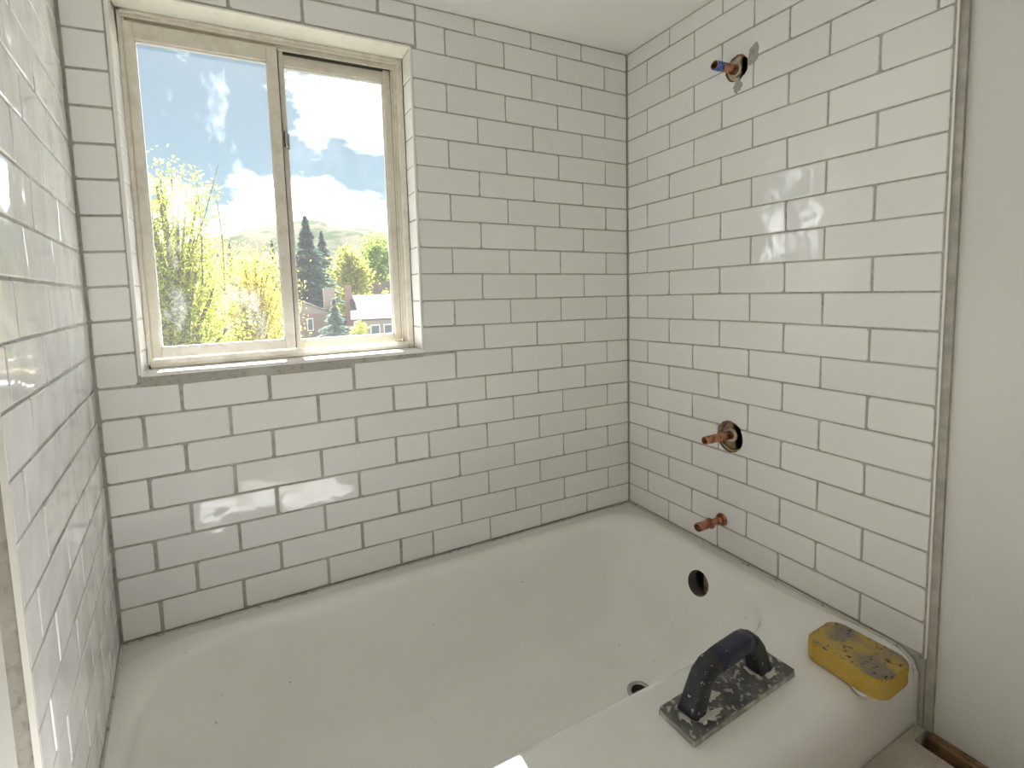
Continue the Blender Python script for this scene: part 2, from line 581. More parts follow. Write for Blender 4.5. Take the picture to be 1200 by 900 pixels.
# edge strips where tiling meets plaster
tag(rbox('trim_1', (0.05, EDGE_R - 0.21, -2.05), (0.9, EDGE_R - 0.02, CEIL), M_MORTAR),
    'grey mortar strip between right tile edge and plaster', 'trim', kind='structure')
e = rbox('trim_2', (-0.012, EDGE_R - 0.045, 0.0), (0.2, EDGE_R + 0.0, CEIL), M_TRIM)
tag(e, 'thin white trim closing the right tile edge', 'trim', kind='structure')
tag(prism('trim_3', [lxy(EDGE_L + 0.00, -0.01), lxy(EDGE_L + 0.04, -0.01), lxy(EDGE_L + 0.04, 0.07), lxy(EDGE_L + 0.0, 0.07)], 0.0, CEIL, M_TRIM),
    'thin pale trim closing the left tile edge', 'trim', kind='structure')


# ------------------------------------------------------------------ tiles
rng = random.Random(7)


def make_tile(quad, frame, parent, gap=(0.05, 0.05), material=M_TILE, cham=None, jit=0.007):
    """quad: four (u, v) corners in rows, anticlockwise; frame: function (u, v, depth) -> world point"""
    q = [Vector(p) for p in quad]
    c = sum(q, Vector((0, 0))) / 4
    out4 = []
    for p in q:
        s = Vector((math.copysign(1, p.x - c.x), math.copysign(1, p.y - c.y)))
        out4.append(Vector((p.x - s.x * (gap[0] / 2 + rng.uniform(-jit, jit)), p.y - s.y * (gap[1] / 2 + rng.uniform(-jit, jit)))))

    def loop(inset, ch):
        pts = []
        for k in range(4):
            p, a, b = out4[k], out4[k - 1], out4[(k + 1) % 4]
            s = Vector((math.copysign(1, p.x - c.x), math.copysign(1, p.y - c.y)))
            p = p - s * inset
            da = (a - out4[k]).normalized()
            db = (b - out4[k]).normalized()
            pts += [p + da * ch, p + db * ch]
        return pts
    ch = cham if cham is not None else (0.022 if rng.random() < 0.7 else 0.06)
    org = frame(c.x, c.y, 0)
    bm = bmesh.new()
    tilt = (rng.uniform(-1, 1) * 0.003, rng.uniform(-1, 1) * 0.028)
    rings = []
    for inset, ch2, dep in ((0, ch, TD / H), (0, ch, 0.020), (0.012, ch, 0.006), (0.032, ch * 0.9, 0.0)):
        rings.append([bm.verts.new(frame(p.x, p.y, dep + (tilt[0] * (p.x - c.x) + tilt[1] * (p.y - c.y))) - org) for p in loop(inset, ch2)])
    n = 8
    for r0, r1 in zip(rings, rings[1:]):
        for k in range(n):
            bm.faces.new((r0[k], r0[(k + 1) % n], r1[(k + 1) % n], r1[k]))
    bm.faces.new(rings[-1])
    return bm_obj('tile', bm, material, parent, org)


def lerp_tab(tab, x):
    """piecewise linear through [(x, value), ...] sorted by x"""
    if x <= tab[0][0]:
        return tab[0][1]
    for (x0, v0), (x1, v1) in zip(tab, tab[1:]):
        if x <= x1:
            return v0 + (v1 - v0) * (x - x0) / (x1 - x0)
    return tab[-1][1]


# heights of the joints, measured at the left corner, in the middle and at the right corner
ZL = [-0.04, 1.05, 2.02, 3.0, 3.98, 4.97, 5.9, 6.91, 7.84, 8.83, 9.8, 10.8, 11.8, 12.83, 13.84, 14.83, 15.84, 16.84, 17.91, 18.95, 19.97]
ZM = [(-11.36, 0.06), (-11.3, 1.05), (-11.32, 2.06), (-11.29, 3.01), (-11.24, 4.0), (-11.25, 5.04), (-11.27, 6.01), (-11.26, 6.98), (-9.94, 8.09), (-9.94, 9.07),
      (-9.95, 10.06), (-9.92, 11.08), (-9.97, 12.07), (-10.0, 13.09), (-10.01, 14.1), (-10.06, 15.06), (-10.08, 16.1), (-10.11, 17.1), (-10.1, 18.14), (-10.15, 19.15), (-10.1, 20.12)]
ZC = [-0.08, 0.92, 1.92, 2.95, 3.92, 4.89, 5.88, 6.89, 7.88, 8.91, 9.93, 10.93, 11.9, 12.9, 13.89, 14.87, 15.91, 16.92, 17.92, 18.94, 19.94]


def zb(i, x):
    if i > 20:
        return CEIL - 0.02
    if i == 0:
        return 0.03
    return lerp_tab([(-20.05, ZL[i]), ZM[i], (0, ZC[i])], x)


def fb(u, v, d):
    return W(u, d, v)


def back_row(i, xs, top=None, bot=None, gaps=None):
    """row i of the back wall between successive joints xs (from right to left)"""
    for x1, x0 in zip(xs, xs[1:]):
        zt = (lambda x: zb(i, x)) if top is None else (lambda x: min(zb(i, x), top))
        zo = (lambda x: zb(i - 1, x)) if bot is None else (lambda x: max(zb(i - 1, x), bot))
        g = 0.05 if x0 > -10.8 else 0.10
        gv = 0.05 if x0 > -10.8 else 0.065
        make_tile([(x0, zo(x0)), (x1, zo(x1)), (x1, zt(x1)), (x0, zt(x0))], fb, wall_back, (g, gv))


HW = 1.2461
XCL = -20.03
for i in range(1, 9):
    if i % 2:
        xs = [-0.02] + [-(k * HW + 0.012) for k in (2, 4, 6, 8)] + [-11.29, -13.95, -16.65, -18.97, XCL]
    else:
        xs = [-0.02] + [-(k * HW + 0.012) for k in (1, 3, 5, 7)] + [-12.70, -15.45, -17.94, XCL]
    if i < 8:
        back_row(i, xs)
    else:
        # the row under the sill is cut short under the window
        for x1, x0 in zip(xs, xs[1:]):
            t1, t0 = zb(8, x1), zb(8, x0)
            if x1 < -8 and x1 > WX0 - 0.5:
                t1 = lerp_tab([(-18.9, 7.80), (-10.0, 8.02)], x1)
            if x0 < -9.5 and x0 > WX0 - 0.2:
                t0 = lerp_tab([(-18.9, 7.80), (-10.0, 8.02)], x0)
            make_tile([(x0, zb(7, x0)), (x1, zb(7, x1)), (x1, t1), (x0, t0)], fb, wall_back, (0.10 if x0 < -10.8 else 0.05, 0.06))
XWR = -10.02
for i in range(9, 20):
    if i % 2:
        xs = [-0.02] + [-(k * HW + 0.012) for k in (2, 4, 6)] + [XWR - 0.02]
    else:
        xs = [-0.02] + [-(k * HW + 0.012) for k in (1, 3, 5, 7)] + [XWR - 0.02]
    back_row(i, xs)
    make_tile([(XCL, zb(i - 1, -20)), (WX0 - 0.10, zb(i - 1, -18.9)), (WX0 - 0.10, zb(i, -18.9)), (XCL, zb(i, -20))], fb, wall_back, (0.08, 0.065))
back_row(20, [-0.02] + [-(k * HW + 0.012) for k in (1, 3, 5, 7)] + [-9.86])
back_row(21, [-0.02] + [-(k * HW + 0.012) for k in (2, 4, 6)] + [-9.83])
back_row(20, [-9.86, -13.70, -15.85, -18.3, XCL], bot=WZ1 + 0.10)
back_row(21, [-9.83, -11.20, -14.7, -17.2, XCL])

# right wall
WRH = 1.2364
ZR = [0.0, 0.97, 1.97, 3.0, 4.0, 4.98, 6.0, 7.0, 8.0, 8.97, 10.0, 11.0, 12.0, 13.0, 14.0, 14.97, 16.0, 17.02, 18.0, 19.0, 20.0]


def zr(i, y):
    if i > 20:
        return CEIL - 0.02
    if i == 0:
        return 0.05
    return lerp_tab([(EDGE_R, ZR[i]), (-5.5, i + 0.0), (0, ZC[i])], y)


def fr_(u, v, d):
    return W(d, u, v)


VALVE = (-5.46, 4.62)
SHOWER = (-5.55, 17.88)
SPOUT = (-5.17, 1.27)
c_valve = lambda: cyl_mesh(W(-0.3, VALVE[0], VALVE[1]), W(1.4, VALVE[0], VALVE[1]), 0.60 * H, M_DARK, wob=0.05, seed=3, sy=0.92)
c_shower = lambda: cyl_mesh(W(-0.3, *SHOWER), W(1.4, *SHOWER), 0.44 * H, M_DARK, wob=0.06, seed=5)
c_spout = lambda: cyl_mesh(W(-0.3, *SPOUT), W(0.7, *SPOUT), 0.20 * H, M_DARK, wob=0.06, seed=6)
right_tiles = []
for i in range(1, 22):
    if i % 2:
        ys = [-0.03] + [-(k * WRH) for k in (2, 4, 6)] + [-8.05 * WRH, EDGE_R + 0.03]
    else:
        ys = [-0.03] + [-(k * WRH) for k in (1, 3, 5)] + [-7 * WRH + 0.02, EDGE_R + 0.03]
        if i == 18:
            ys = ys[:-1] + [-9.05 * WRH, EDGE_R + 0.03]
    for y1, y0 in zip(ys, ys[1:]):
        t = make_tile([(y0, zr(i - 1, y0)), (y1, zr(i - 1, y1)), (y1, zr(i, y1)), (y0, zr(i, y0))], fr_, wall_right, (0.05 if y0 > -9 else 0.06, 0.048))
        right_tiles.append((i, y0, y1, t))


def box_cutter(lo, hi, material):
    bm = bmesh.new()
    add_box(bm, lo, hi)
    bmesh.ops.recalc_face_normals(bm, faces=bm.faces)
    me = bpy.data.meshes.new('cutter')
    bm.to_mesh(me)
    bm.free()
    me.materials.append(material)
    return me


# the hollow between the studs behind the tile board, then the holes that open into it
cut(wall_right, [box_cutter(W(0.40, -8.2, 0.4), W(3.5, -2.9, 19.6), M_DARK), c_valve(), c_shower(), c_spout()])


def cut_tiles(centre, rad, maker):
    for (i, y0, y1, t) in right_tiles:
        z0, z1 = zr(i - 1, (y0 + y1) / 2), zr(i, (y0 + y1) / 2)
        if y0 - rad < centre[0] < y1 + rad and z0 - rad < centre[1] < z1 + rad:
            cut(t, [maker()])


cut_tiles(VALVE, 0.66, c_valve)
cut_tiles(SHOWER, 0.46, c_shower)
cut_tiles(SPOUT, 0.24, c_spout)

# left wall: s runs from the back corner towards the room
NL = math.sqrt(1 + KL * KL)


def fl_(u, v, d):
    return left_pt(u, d, v)


for i in range(1, 22):
    if i % 2:
        js = [1.95, 4.15, 6.86] if i <= 9 else ([2.1, 4.6, 7.1] if i == 11 else [2.74, 5.2, 7.6])
    else:
        js = [0.75, 3.0, 5.35, 7.75] if i <= 8 else ([0.9, 3.1, 5.53, 7.95] if i == 10 else [1.35, 3.8, 6.12])
    ss = [0.03] + js + [EDGE_L - 0.01]
    z0 = ZL[i - 1] if i > 1 else 0.03
    z1 = ZL[i] if i <= 20 else CEIL - 0.02
    for s0, s1 in zip(ss, ss[1:]):
        make_tile([(s0, z0), (s1, z0), (s1, z1), (s0, z1)], fl_, wall_left, (0.075, 0.055), cham=0.02)


# window reveal: jamb tiles, sill, head
def fjr(u, v, d):           # right jamb, looking left; u = depth into the wall
    return W(WX1 + d, u, v)


def fjl(u, v, d):
    return W(WX0 - d, u, v)


FY = 0.95                   # depth of the window frame's front face
for i in range(9, 20):
    make_tile([(0.04, zb(i - 1, -10) + (0.12 if i == 9 else 0)), (FY - 0.01, zb(i - 1, -10) + (0.12 if i == 9 else 0)), (FY - 0.01, zb(i, -10)), (0.04, zb(i, -10))], fjr, wall_back, (0.02, 0.05), M_TILE2, cham=0.015)
    make_tile([(0.04, zb(i - 1, -18.9) + (0.0 if i > 9 else 0.3)), (FY - 0.01, zb(i - 1, -18.9) + (0.0 if i > 9 else 0.3)), (FY - 0.01, min(zb(i, -18.9), WZ1)), (0.04, min(zb(i, -18.9), WZ1))], fjl, wall_back, (0.02, 0.04), M_TILE2, cham=0.015)
rbox('sill_slab', (WX0 - 0.04, -0.025, WZ0 - 0.10), (WX1 + 0.10, FY + 0.9, WZ0 + 0.02), M_SILL, wall_back, 0.0015, 2)
rbox('grout_band', (WX0 - 0.05, -0.002, 7.78), (WX1 + 0.06, 0.1, WZ0 - 0.09), M_GROUT, wall_back, 0.001)
rbox('head_board', (WX0 - 0.02, -0.012, WZ1 - 0.01), (WX1 + 0.02, FY + 0.9, WZ1 + 0.06), M_CREAM, wall_back, 0.001)
rbox('edge_bead', (WX1 - 0.005, -0.02, WZ0 - 0.05), (WX1 + 0.085, 0.08, WZ1 + 0.02), M_TRIM, wall_back, 0.001)
rbox('edge_bead', (WX0 - 0.10, -0.02, WZ0 - 0.05), (WX0 + 0.005, 0.08, WZ1 + 0.5), M_TRIM, wall_back, 0.001)

# ------------------------------------------------------------------ window
win = tag(empty('window_1', W((WX0 + WX1) / 2, FY, WZ0)), 'beige aluminium two-pane sliding window looking onto trees and roofs', 'window', kind='structure')


def wpart(name, boxes, mats, parent=None, bevel=0.0012):
    bm = bmesh.new()
    for lo, hi in boxes:
        add_box(bm, W(*lo), W(*hi), bevel)
    o = bm_obj(name, bm, mats)
    p = parent or win
    o.parent = p
    o.matrix_parent_inverse = Matrix.Translation(-p.location) if p is win else Matrix.Identity(4)
    return o


fx0, fx1, fz0, fz1 = WX0 + 0.01, WX1 - 0.13, WZ0 + 0.03, WZ1 - 0.02
# outer frame: a stepped channel
wpart('frame_jamb', [((fx0, FY, fz0), (fx0 + 0.10, FY + 1.0, fz1)), ((fx0, FY + 0.12, fz0), (fx0 + 0.17, FY + 0.20, fz1))], M_FRAME)
wpart('frame_jamb', [((fx1 - 0.09, FY, fz0), (fx1 + 0.12, FY + 1.0, fz1)), ((fx1 - 0.17, FY + 0.16, fz0), (fx1, FY + 0.22, fz1)), ((fx1 - 0.24, FY + 0.36, fz0), (fx1, FY + 0.42, fz1))], M_FRAME)
wpart('frame_head', [((fx0, FY, fz1 - 0.10), (fx1, FY + 1.0, fz1)), ((fx0, FY + 0.06, fz1 - 0.20), (fx1, FY + 0.12, fz1)), ((fx0, FY + 0.22, fz1 - 0.34), (fx1, FY + 0.27, fz1)), ((fx0, FY + 0.55, fz1 - 0.30), (fx1, FY + 0.60, fz1))], M_FRAME)
wpart('frame_sill', [((fx0, FY, fz0), (fx1, FY + 1.0, fz0 + 0.10)), ((fx0, FY + 0.02, fz0), (fx1, FY + 0.08, fz0 + 0.26)), ((fx0, FY + 0.36, fz0), (fx1, FY + 0.42, fz0 + 0.26))], M_FRAME)
# sliding sash (left)
sy0, sy1 = FY + 0.10, FY + 0.34
sash = wpart('sliding_sash', [((fx0 + 0.13, sy0, fz0 + 0.30), (fx0 + 0.37, sy1, fz1 - 0.30)), ((-14.80, sy0, fz0 + 0.30), (-14.47, sy1, fz1 - 0.30)),
                              ((fx0 + 0.37, sy0 + 0.01, fz0 + 0.30), (-14.80, sy1 - 0.01, fz0 + 0.60)), ((fx0 + 0.37, sy0 + 0.01, fz1 - 0.80), (-14.80, sy1 - 0.01, fz1 - 0.30))], M_FRAME)
wpart('glazing_bead', [((fx0 + 0.36, sy0 + 0.09, fz0 + 0.58), (fx0 + 0.41, sy1 - 0.03, fz1 - 0.78)), ((-14.84, sy0 + 0.09, fz0 + 0.58), (-14.79, sy1 - 0.03, fz1 - 0.78)),
                       ((fx0 + 0.36, sy0 + 0.09, fz0 + 0.58), (-14.79, sy1 - 0.03, fz0 + 0.645)), ((fx0 + 0.36, sy0 + 0.09, fz1 - 0.85), (-14.79, sy1 - 0.03, fz1 - 0.78))], M_WHITE, sash, 0.0)
wpart('glass_pane', [((fx0 + 0.36, sy0 + 0.13, fz0 + 0.58), (-14.79, sy0 + 0.17, fz1 - 0.78))], M_GLASS, sash, 0.0)
# fixed light (right)
ry0, ry1 = FY + 0.44, FY + 0.72
fixed = wpart('fixed_light', [((-14.43, ry0 - 0.14, fz0 + 0.12), (-14.27, ry1, fz1 - 0.26)), ((fx1 - 0.50, ry0, fz0 + 0.30), (fx1 - 0.24, ry1, fz1 - 0.30)),
                              ((-14.27, ry0 + 0.01, fz0 + 0.26), (fx1 - 0.50, ry1 - 0.01, fz0 + 0.53)), ((-14.27, ry0 + 0.01, fz1 - 0.72), (fx1 - 0.50, ry1 - 0.01, fz1 - 0.36))], M_FRAME)
wpart('glazing_bead', [((fx1 - 0.55, ry0 + 0.09, fz0 + 0.50), (fx1 - 0.49, ry1 - 0.03, fz1 - 0.70)), ((-14.28, ry0 + 0.09, fz0 + 0.50), (-14.24, ry1 - 0.03, fz1 - 0.70)),
                       ((-14.28, ry0 + 0.09, fz0 + 0.50), (fx1 - 0.49, ry1 - 0.03, fz0 + 0.57)), ((-14.28, ry0 + 0.09, fz1 - 0.78), (fx1 - 0.49, ry1 - 0.03, fz1 - 0.70))], M_WHITE, fixed, 0.0)
wpart('glass_pane', [((-14.28, ry0 + 0.13, fz0 + 0.50), (fx1 - 0.49, ry0 + 0.17, fz1 - 0.70))], M_GLASS2, fixed, 0.0)
wpart('weather_strip', [((fx1 - 0.235, ry0, fz0 + 0.3), (fx1 - 0.17, ry1 - 0.05, fz1 - 0.3))], M_GASKET)
wpart('weather_strip', [((-14.466, sy0 + 0.08, fz0 + 0.3), (-14.432, sy1, fz1 - 0.3))], M_GASKET)
wpart('weather_strip', [((-14.27, ry0 + 0.02, fz1 - 0.37), (fx1 - 0.2, ry1 - 0.05, fz1 - 0.25))], M_GASKET)
wpart('latch', [((-14.40, ry0 - 0.24, 15.55), (-14.28, ry0 - 0.12, 16.10)), ((-14.29, ry0 - 0.20, 15.50), (-14.22, ry0 - 0.10, 16.05))], M_CHROME, None, 0.002)

# ------------------------------------------------------------------ bathtub
SEG = 12


def rrect(x0, x1, y0, y1, r, z):
    pts = []
    cs = [(x1 - r, y1 - r, 0), (x0 + r, y1 - r, 90), (x0 + r, y0 + r, 180), (x1 - r, y0 + r, 270)]
    for k, (cx, cy, a0) in enumerate(cs):
        arc = [Vector((cx + r * math.cos(math.radians(a0 + 90 * t / SEG)), cy + r * math.sin(math.radians(a0 + 90 * t / SEG)), z)) for t in range(SEG + 1)]
        pts += arc
        nx, ny, na = cs[(k + 1) % 4]
        nxt = Vector((nx + r * math.cos(math.radians(na)), ny + r * math.sin(math.radians(na)), z))
        ns = 22 if k in (0, 2) else 12
        pts += [arc[-1].lerp(nxt, t / ns) for t in range(1, ns)]
    return pts


X0, X1, Y1 = -20.0, -0.03, -0.03
outer = [(X0, X1, FRONT, Y1, 0.05, -5.4), (X0, X1, FRONT, Y1, 0.05, -0.80), (X0, X1, FRONT + 0.03, Y1, 0.05, -0.50), (X0, X1, FRONT + 0.11, Y1, 0.05, -0.28), (X0, X1, FRONT + 0.24, Y1, 0.05, -0.12),
         (X0, X1, FRONT + 0.45, Y1, 0.06, -0.03), (X0, X1, FRONT + 0.75, Y1, 0.08, 0.0)]
inner = [(-19.50, -0.70, -8.96, -0.76, 2.1, 0.0), (-19.36, -0.82, -8.78, -0.90, 2.1, -0.02), (-19.23, -0.95, -8.62, -1.04, 2.05, -0.10), (-19.13, -1.05, -8.50, -1.15, 2.0, -0.28),
         (-18.98, -1.15, -8.41, -1.24, 1.95, -0.70), (-18.0, -1.55, -8.18, -1.50, 1.8, -2.0), (-16.85, -2.05, -7.95, -1.76, 1.6, -3.3), (-16.35, -2.32, -7.82, -1.92, 1.5, -3.78),
         (-15.85, -2.72, -7.55, -2.20, 1.35, -4.10), (-15.15, -3.25, -7.05, -2.72, 1.15, -4.27), (-13.5, -4.5, -6.3, -3.5, 0.8, -4.345), (-12.0, -5.6, -5.9, -4.3, 0.6, -4.37)]


def catmull(keys, n):
    K = [np.array(k, float) for k in keys]
    res = []
    for i in range(len(K) - 1):
        p0, p1, p2, p3 = K[max(i - 1, 0)], K[i], K[i + 1], K[min(i + 2, len(K) - 1)]
        for t in np.linspace(0, 1, n, endpoint=False):
            m1, m2 = (p2 - p0) / 2 * 0.85, (p3 - p1) / 2 * 0.85
            res.append((2 * t**3 - 3 * t**2 + 1) * p1 + (t**3 - 2 * t**2 + t) * m1 + (-2 * t**3 + 3 * t**2) * p2 + (t**3 - t**2) * m2)
    res.append(K[-1])
    return res


loops = [rrect(*k) for k in outer] + [rrect(*[float(v) for v in k]) for k in catmull(inner, 3)]
tub_org = W(-10, -5.7, -5.4)
bm = bmesh.new()
R_ = [[bm.verts.new(W(*p) - tub_org) for p in lp] for lp in loops]
n = len(R_[0])
for r0, r1 in zip(R_, R_[1:]):
    for k in range(n):
        bm.faces.new((r0[k], r0[(k + 1) % n], r1[(k + 1) % n], r1[k]))
bm.faces.new(R_[0][::-1])
bm.faces.new(R_[-1])
bmesh.ops.recalc_face_normals(bm, faces=bm.faces)
tub = tag(empty('bathtub', tub_org), 'white enamel alcove bathtub with bare drain and overflow holes', 'bathtub')
body = bm_obj('tub_body', bm, M_ENAMEL, tub, smooth=True)
# remember the smooth normals, drill, put them back
me0 = body.data.copy()
me0.calc_loop_triangles()
vn = [v.normal.copy() for v in me0.vertices]
tris = [tuple(t.vertices) for t in me0.loop_triangles]
bvh = BVHTree.FromPolygons([v.co.copy() for v in me0.vertices], tris)
OV = Vector((-1.28, -5.12, -0.98))
DR = Vector((-4.05, -5.0, -4.32))
M_CUT = M_DARKMETAL


def lt(v):
    return W(*v) - tub_org


body.location = tub_org
body.parent = None
cut(body, [box_cutter(W(-17.0, -10.6, -5.25), W(-0.35, -0.6, -4.62), M_CUT),          # hollow under the floor
           box_cutter(W(-0.80, -10.4, -5.20), W(-0.20, -0.7, -0.32), M_CUT),           # hollow behind the drain end
           cyl_mesh(W(OV.x - 0.6, OV.y, OV.z + 0.12), W(OV.x + 0.9, OV.y, OV.z - 0.18), 0.46 * H, M_CUT, n=48),
           cyl_mesh(W(DR.x, DR.y, DR.z + 0.5), W(DR.x, DR.y, DR.z - 0.8), 0.37 * H, M_CUT, n=48)])
body.location = (0, 0, 0)
body.parent = tub
me = body.data
me.polygons.foreach_set('use_smooth', [True] * len(me.polygons))
nrm = [Vector((0, 0, 1))] * len(me.loops)
for p in me.polygons:
    cutface = p.material_index > 0
    for li in p.loop_indices:
        if cutface:
            nrm[li] = p.normal.copy()
            continue
        co = me.vertices[me.loops[li].vertex_index].co
        loc, _, idx, dist = bvh.find_nearest(co)
        a, b, c = tris[idx]
        A, B, Cc = (me0.vertices[q].co for q in (a, b, c))
        v0, v1, v2 = B - A, Cc - A, loc - A
        d00, d01, d11, d20, d21 = v0.dot(v0), v0.dot(v1), v1.dot(v1), v2.dot(v0), v2.dot(v1)
        den = d00 * d11 - d01 * d01
        if abs(den) < 1e-18:
            nrm[li] = p.normal.copy()
            continue
        w1 = (d11 * d20 - d01 * d21) / den
        w2 = (d00 * d21 - d01 * d20) / den
        nrm[li] = ((1 - w1 - w2) * vn[a] + w1 * vn[b] + w2 * vn[c]).normalized()
me.normals_split_custom_set(nrm)


def ring_part(name, centre, axis, r0, r1, t, mats, parent, nn=40):
    """flat ring with a rounded rim"""
    bm = bmesh.new()
    e = Vector(axis).normalized()
    ref = Vector((0, 0, 1)) if abs(e.z) < 0.9 else Vector((1, 0, 0))
    u = e.cross(ref).normalized()
    v = e.cross(u)
    prof = [(r0, -t), (r0, t * 0.4), (r0 * 0.6 + r1 * 0.4, t), (r1 * 0.85 + r0 * 0.15, t * 0.8), (r1, 0), (r1, -t)]
    rings = [[bm.verts.new(Vector(centre) + e * h + r * (math.cos(2 * math.pi * k / nn) * u + math.sin(2 * math.pi * k / nn) * v)) for k in range(nn)] for r, h in prof]
    for i in range(len(rings)):
        a, b = rings[i], rings[(i + 1) % len(rings)]
        for k in range(nn):
            bm.faces.new((a[k], a[(k + 1) % nn], b[(k + 1) % nn], b[k]))
    return bm_obj(name, bm, mats, parent, smooth=True)


tag(ring_part('drain_ring', lt((DR.x, DR.y, DR.z + 0.0)), (0, 0, 1), 0.30 * H, 0.46 * H, 0.0022, M_CHROME, tub), 'dull metal drain ring')
# plumbing elbow behind the overflow hole
bm = bmesh.new()
add_tube(bm, [lt((OV.x + 0.62, OV.y, OV.z + 0.6)), lt((OV.x + 0.62, OV.y, OV.z - 0.6))], [0.17 * H, 0.17 * H], 20)
tag(bm_obj('overflow_pipe', bm, M_BRASSY, tub, smooth=True), 'brown pipe seen inside the overflow hole')
# caulk beads where the tub meets the tiles
bm = bmesh.new()
add_tube(bm, [lt((-19.9, -0.075, -0.01)), lt((-0.1, -0.075, -0.01))], [0.045 * H, 0.04 * H], 8)
bm_obj('caulk_bead', bm, M_CAULK, tub)
bm = bmesh.new()
add_tube(bm, [lt((-0.06, -0.1, 0.0)), lt((-0.06, -11.0, 0.0)), lt((-0.06, -11.33, -0.2)), lt((-0.08, -11.40, -0.5)), lt((-0.08, -11.41, -2.0))], [0.055 * H] * 3 + [0.09 * H, 0.09 * H], 8)
bm_obj('caulk_bead', bm, M_CAULK, tub)
bm = bmesh.new()
lq = [lxy(s, -0.02) for s in (0.05, 8.4)]
add_tube(bm, [lt((*lq[0], 0.0)), lt((*lq[1], 0.0))], [0.045 * H, 0.045 * H], 8)
bm_obj('caulk_bead', bm, M_CAULK, tub)


# ------------------------------------------------------------------ copper stubs in the right wall
def stub(name, label, yz, x_tip, ro):
    y, z = yz
    t = tag(empty(name, W(0, y, z)), label, 'pipe', 'capless copper pipes on the tiled end wall')
    o = t.location
    bm = bmesh.new()
    add_pipe(bm, W(3.45, y, z) - o, W(x_tip, y, z) - o, ro * H, (ro - 0.035) * H)
    bm_obj('pipe', bm, M_COPPER, t, smooth=False)
    for p in t.children:
        p.data.polygons.foreach_set('use_smooth', [True] * len(p.data.polygons))
    return t, o


t, o = stub('copper_pipe', 'copper shower stub with blue tape high on the tiled wall', (-5.47, 17.86), -1.02, 0.155)
bm = bmesh.new()
A_, B_ = [], []
for k in range(15):                     # the tape wraps the lower side of the pipe end only
    th = math.radians(150 + 230 * k / 14)
    xs_ = -0.62 - 0.10 * abs(math.sin(k * 1.3))
    for lst, rr_ in ((A_, 0.164), (B_, 0.150)):
        lst.append([bm.verts.new(W(xx, -5.47 + rr_ * math.cos(th), 17.86 + rr_ * math.sin(th)) - o) for xx in (xs_, -1.025)])
for k in range(14):
    bm.faces.new((A_[k][0], A_[k + 1][0], A_[k + 1][1], A_[k][1]))
    bm.faces.new((B_[k][0], B_[k][1], B_[k + 1][1], B_[k + 1][0]))
    for e_ in (0, 1):
        bm.faces.new((A_[k][e_], B_[k][e_], B_[k + 1][e_], A_[k + 1][e_]))
for k in (0, 14):
    bm.faces.new((A_[k][0], A_[k][1], B_[k][1], B_[k][0]))
tag(bm_obj('tape', bm, M_BLUE, t, smooth=True), 'blue tape around the pipe end')
ring_part('collar', W(0.04, -5.47, 17.86) - o, (-1, 0, 0), 0.155 * H, 0.235 * H, 0.004, M_WHITERUB, t)
ring_part('board_edge', W(0.19, SHOWER[0], SHOWER[1]) - o, (-1, 0, 0), 0.40 * H, 0.45 * H, 0.011, M_BRASSY, t)
# tan escutcheon remnant that fills the back half of the hole
bm = bmesh.new()
pts = [(math.cos(a) * 0.40, math.sin(a) * 0.40) for a in np.linspace(math.radians(80), math.radians(275), 26)]
fa = [bm.verts.new(W(0.10, SHOWER[0] - p[0], SHOWER[1] + p[1]) - o) for p in pts]
fb2 = [bm.verts.new(W(0.22, SHOWER[0] - p[0], SHOWER[1] + p[1]) - o) for p in pts]
for k in range(len(fa)):
    bm.faces.new((fa[k], fa[(k + 1) % len(fa)], fb2[(k + 1) % len(fa)], fb2[k]))
bm.faces.new(fa)
bm.faces.new(fb2[::-1])
bm_obj('plug_board', bm, M_WHITERUB, t)

t, o = stub('copper_pipe', 'copper pipe poking out of the round valve hole', (-5.40, 4.66), -1.28, 0.150)
ring_part('collar', W(0.14, -5.40, 4.66) - o, (-1, 0, 0), 0.15 * H, 0.26 * H, 0.004, M_WHITERUB, t)
ring_part('board_edge', W(0.22, *VALVE) - o, (-1, 0, 0), 0.50 * H, 0.60 * H, 0.012, M_BRASSY, t)
bm = bmesh.new()
pts = [(math.cos(a) * 0.55, math.sin(a) * 0.55) for a in np.linspace(math.radians(100), math.radians(275), 26)]
fa = [bm.verts.new(W(0.25, VALVE[0] - p[0], VALVE[1] + p[1]) - o) for p in pts]
fb2 = [bm.verts.new(W(0.36, VALVE[0] - p[0], VALVE[1] + p[1]) - o) for p in pts]
for k in range(len(fa)):
    bm.faces.new((fa[k], fa[(k + 1) % len(fa)], fb2[(k + 1) % len(fa)], fb2[k]))
bm.faces.new(fa)
bm.faces.new(fb2[::-1])
bm_obj('plug_board', bm, M_BRASSY, t)

t, o = stub('copper_pipe', 'copper tub spout stub with sleeve just above the rim', (SPOUT[0], SPOUT[1]), -1.20, 0.125)
bm = bmesh.new()
add_pipe(bm, W(-0.66, *SPOUT) - o, W(-1.36, *SPOUT) - o, 0.162 * H, 0.130 * H)
bm_obj('sleeve', bm, M_COPPER, t, smooth=True)
ring_part('sleeve_rim', W(-0.68, *SPOUT) - o, (-1, 0, 0), 0.13 * H, 0.205 * H, 0.003, M_COPPER, t)
ring_part('collar', W(-0.03, *SPOUT) - o, (-1, 0, 0), 0.13 * H, 0.235 * H, 0.006, M_COPPER, t)

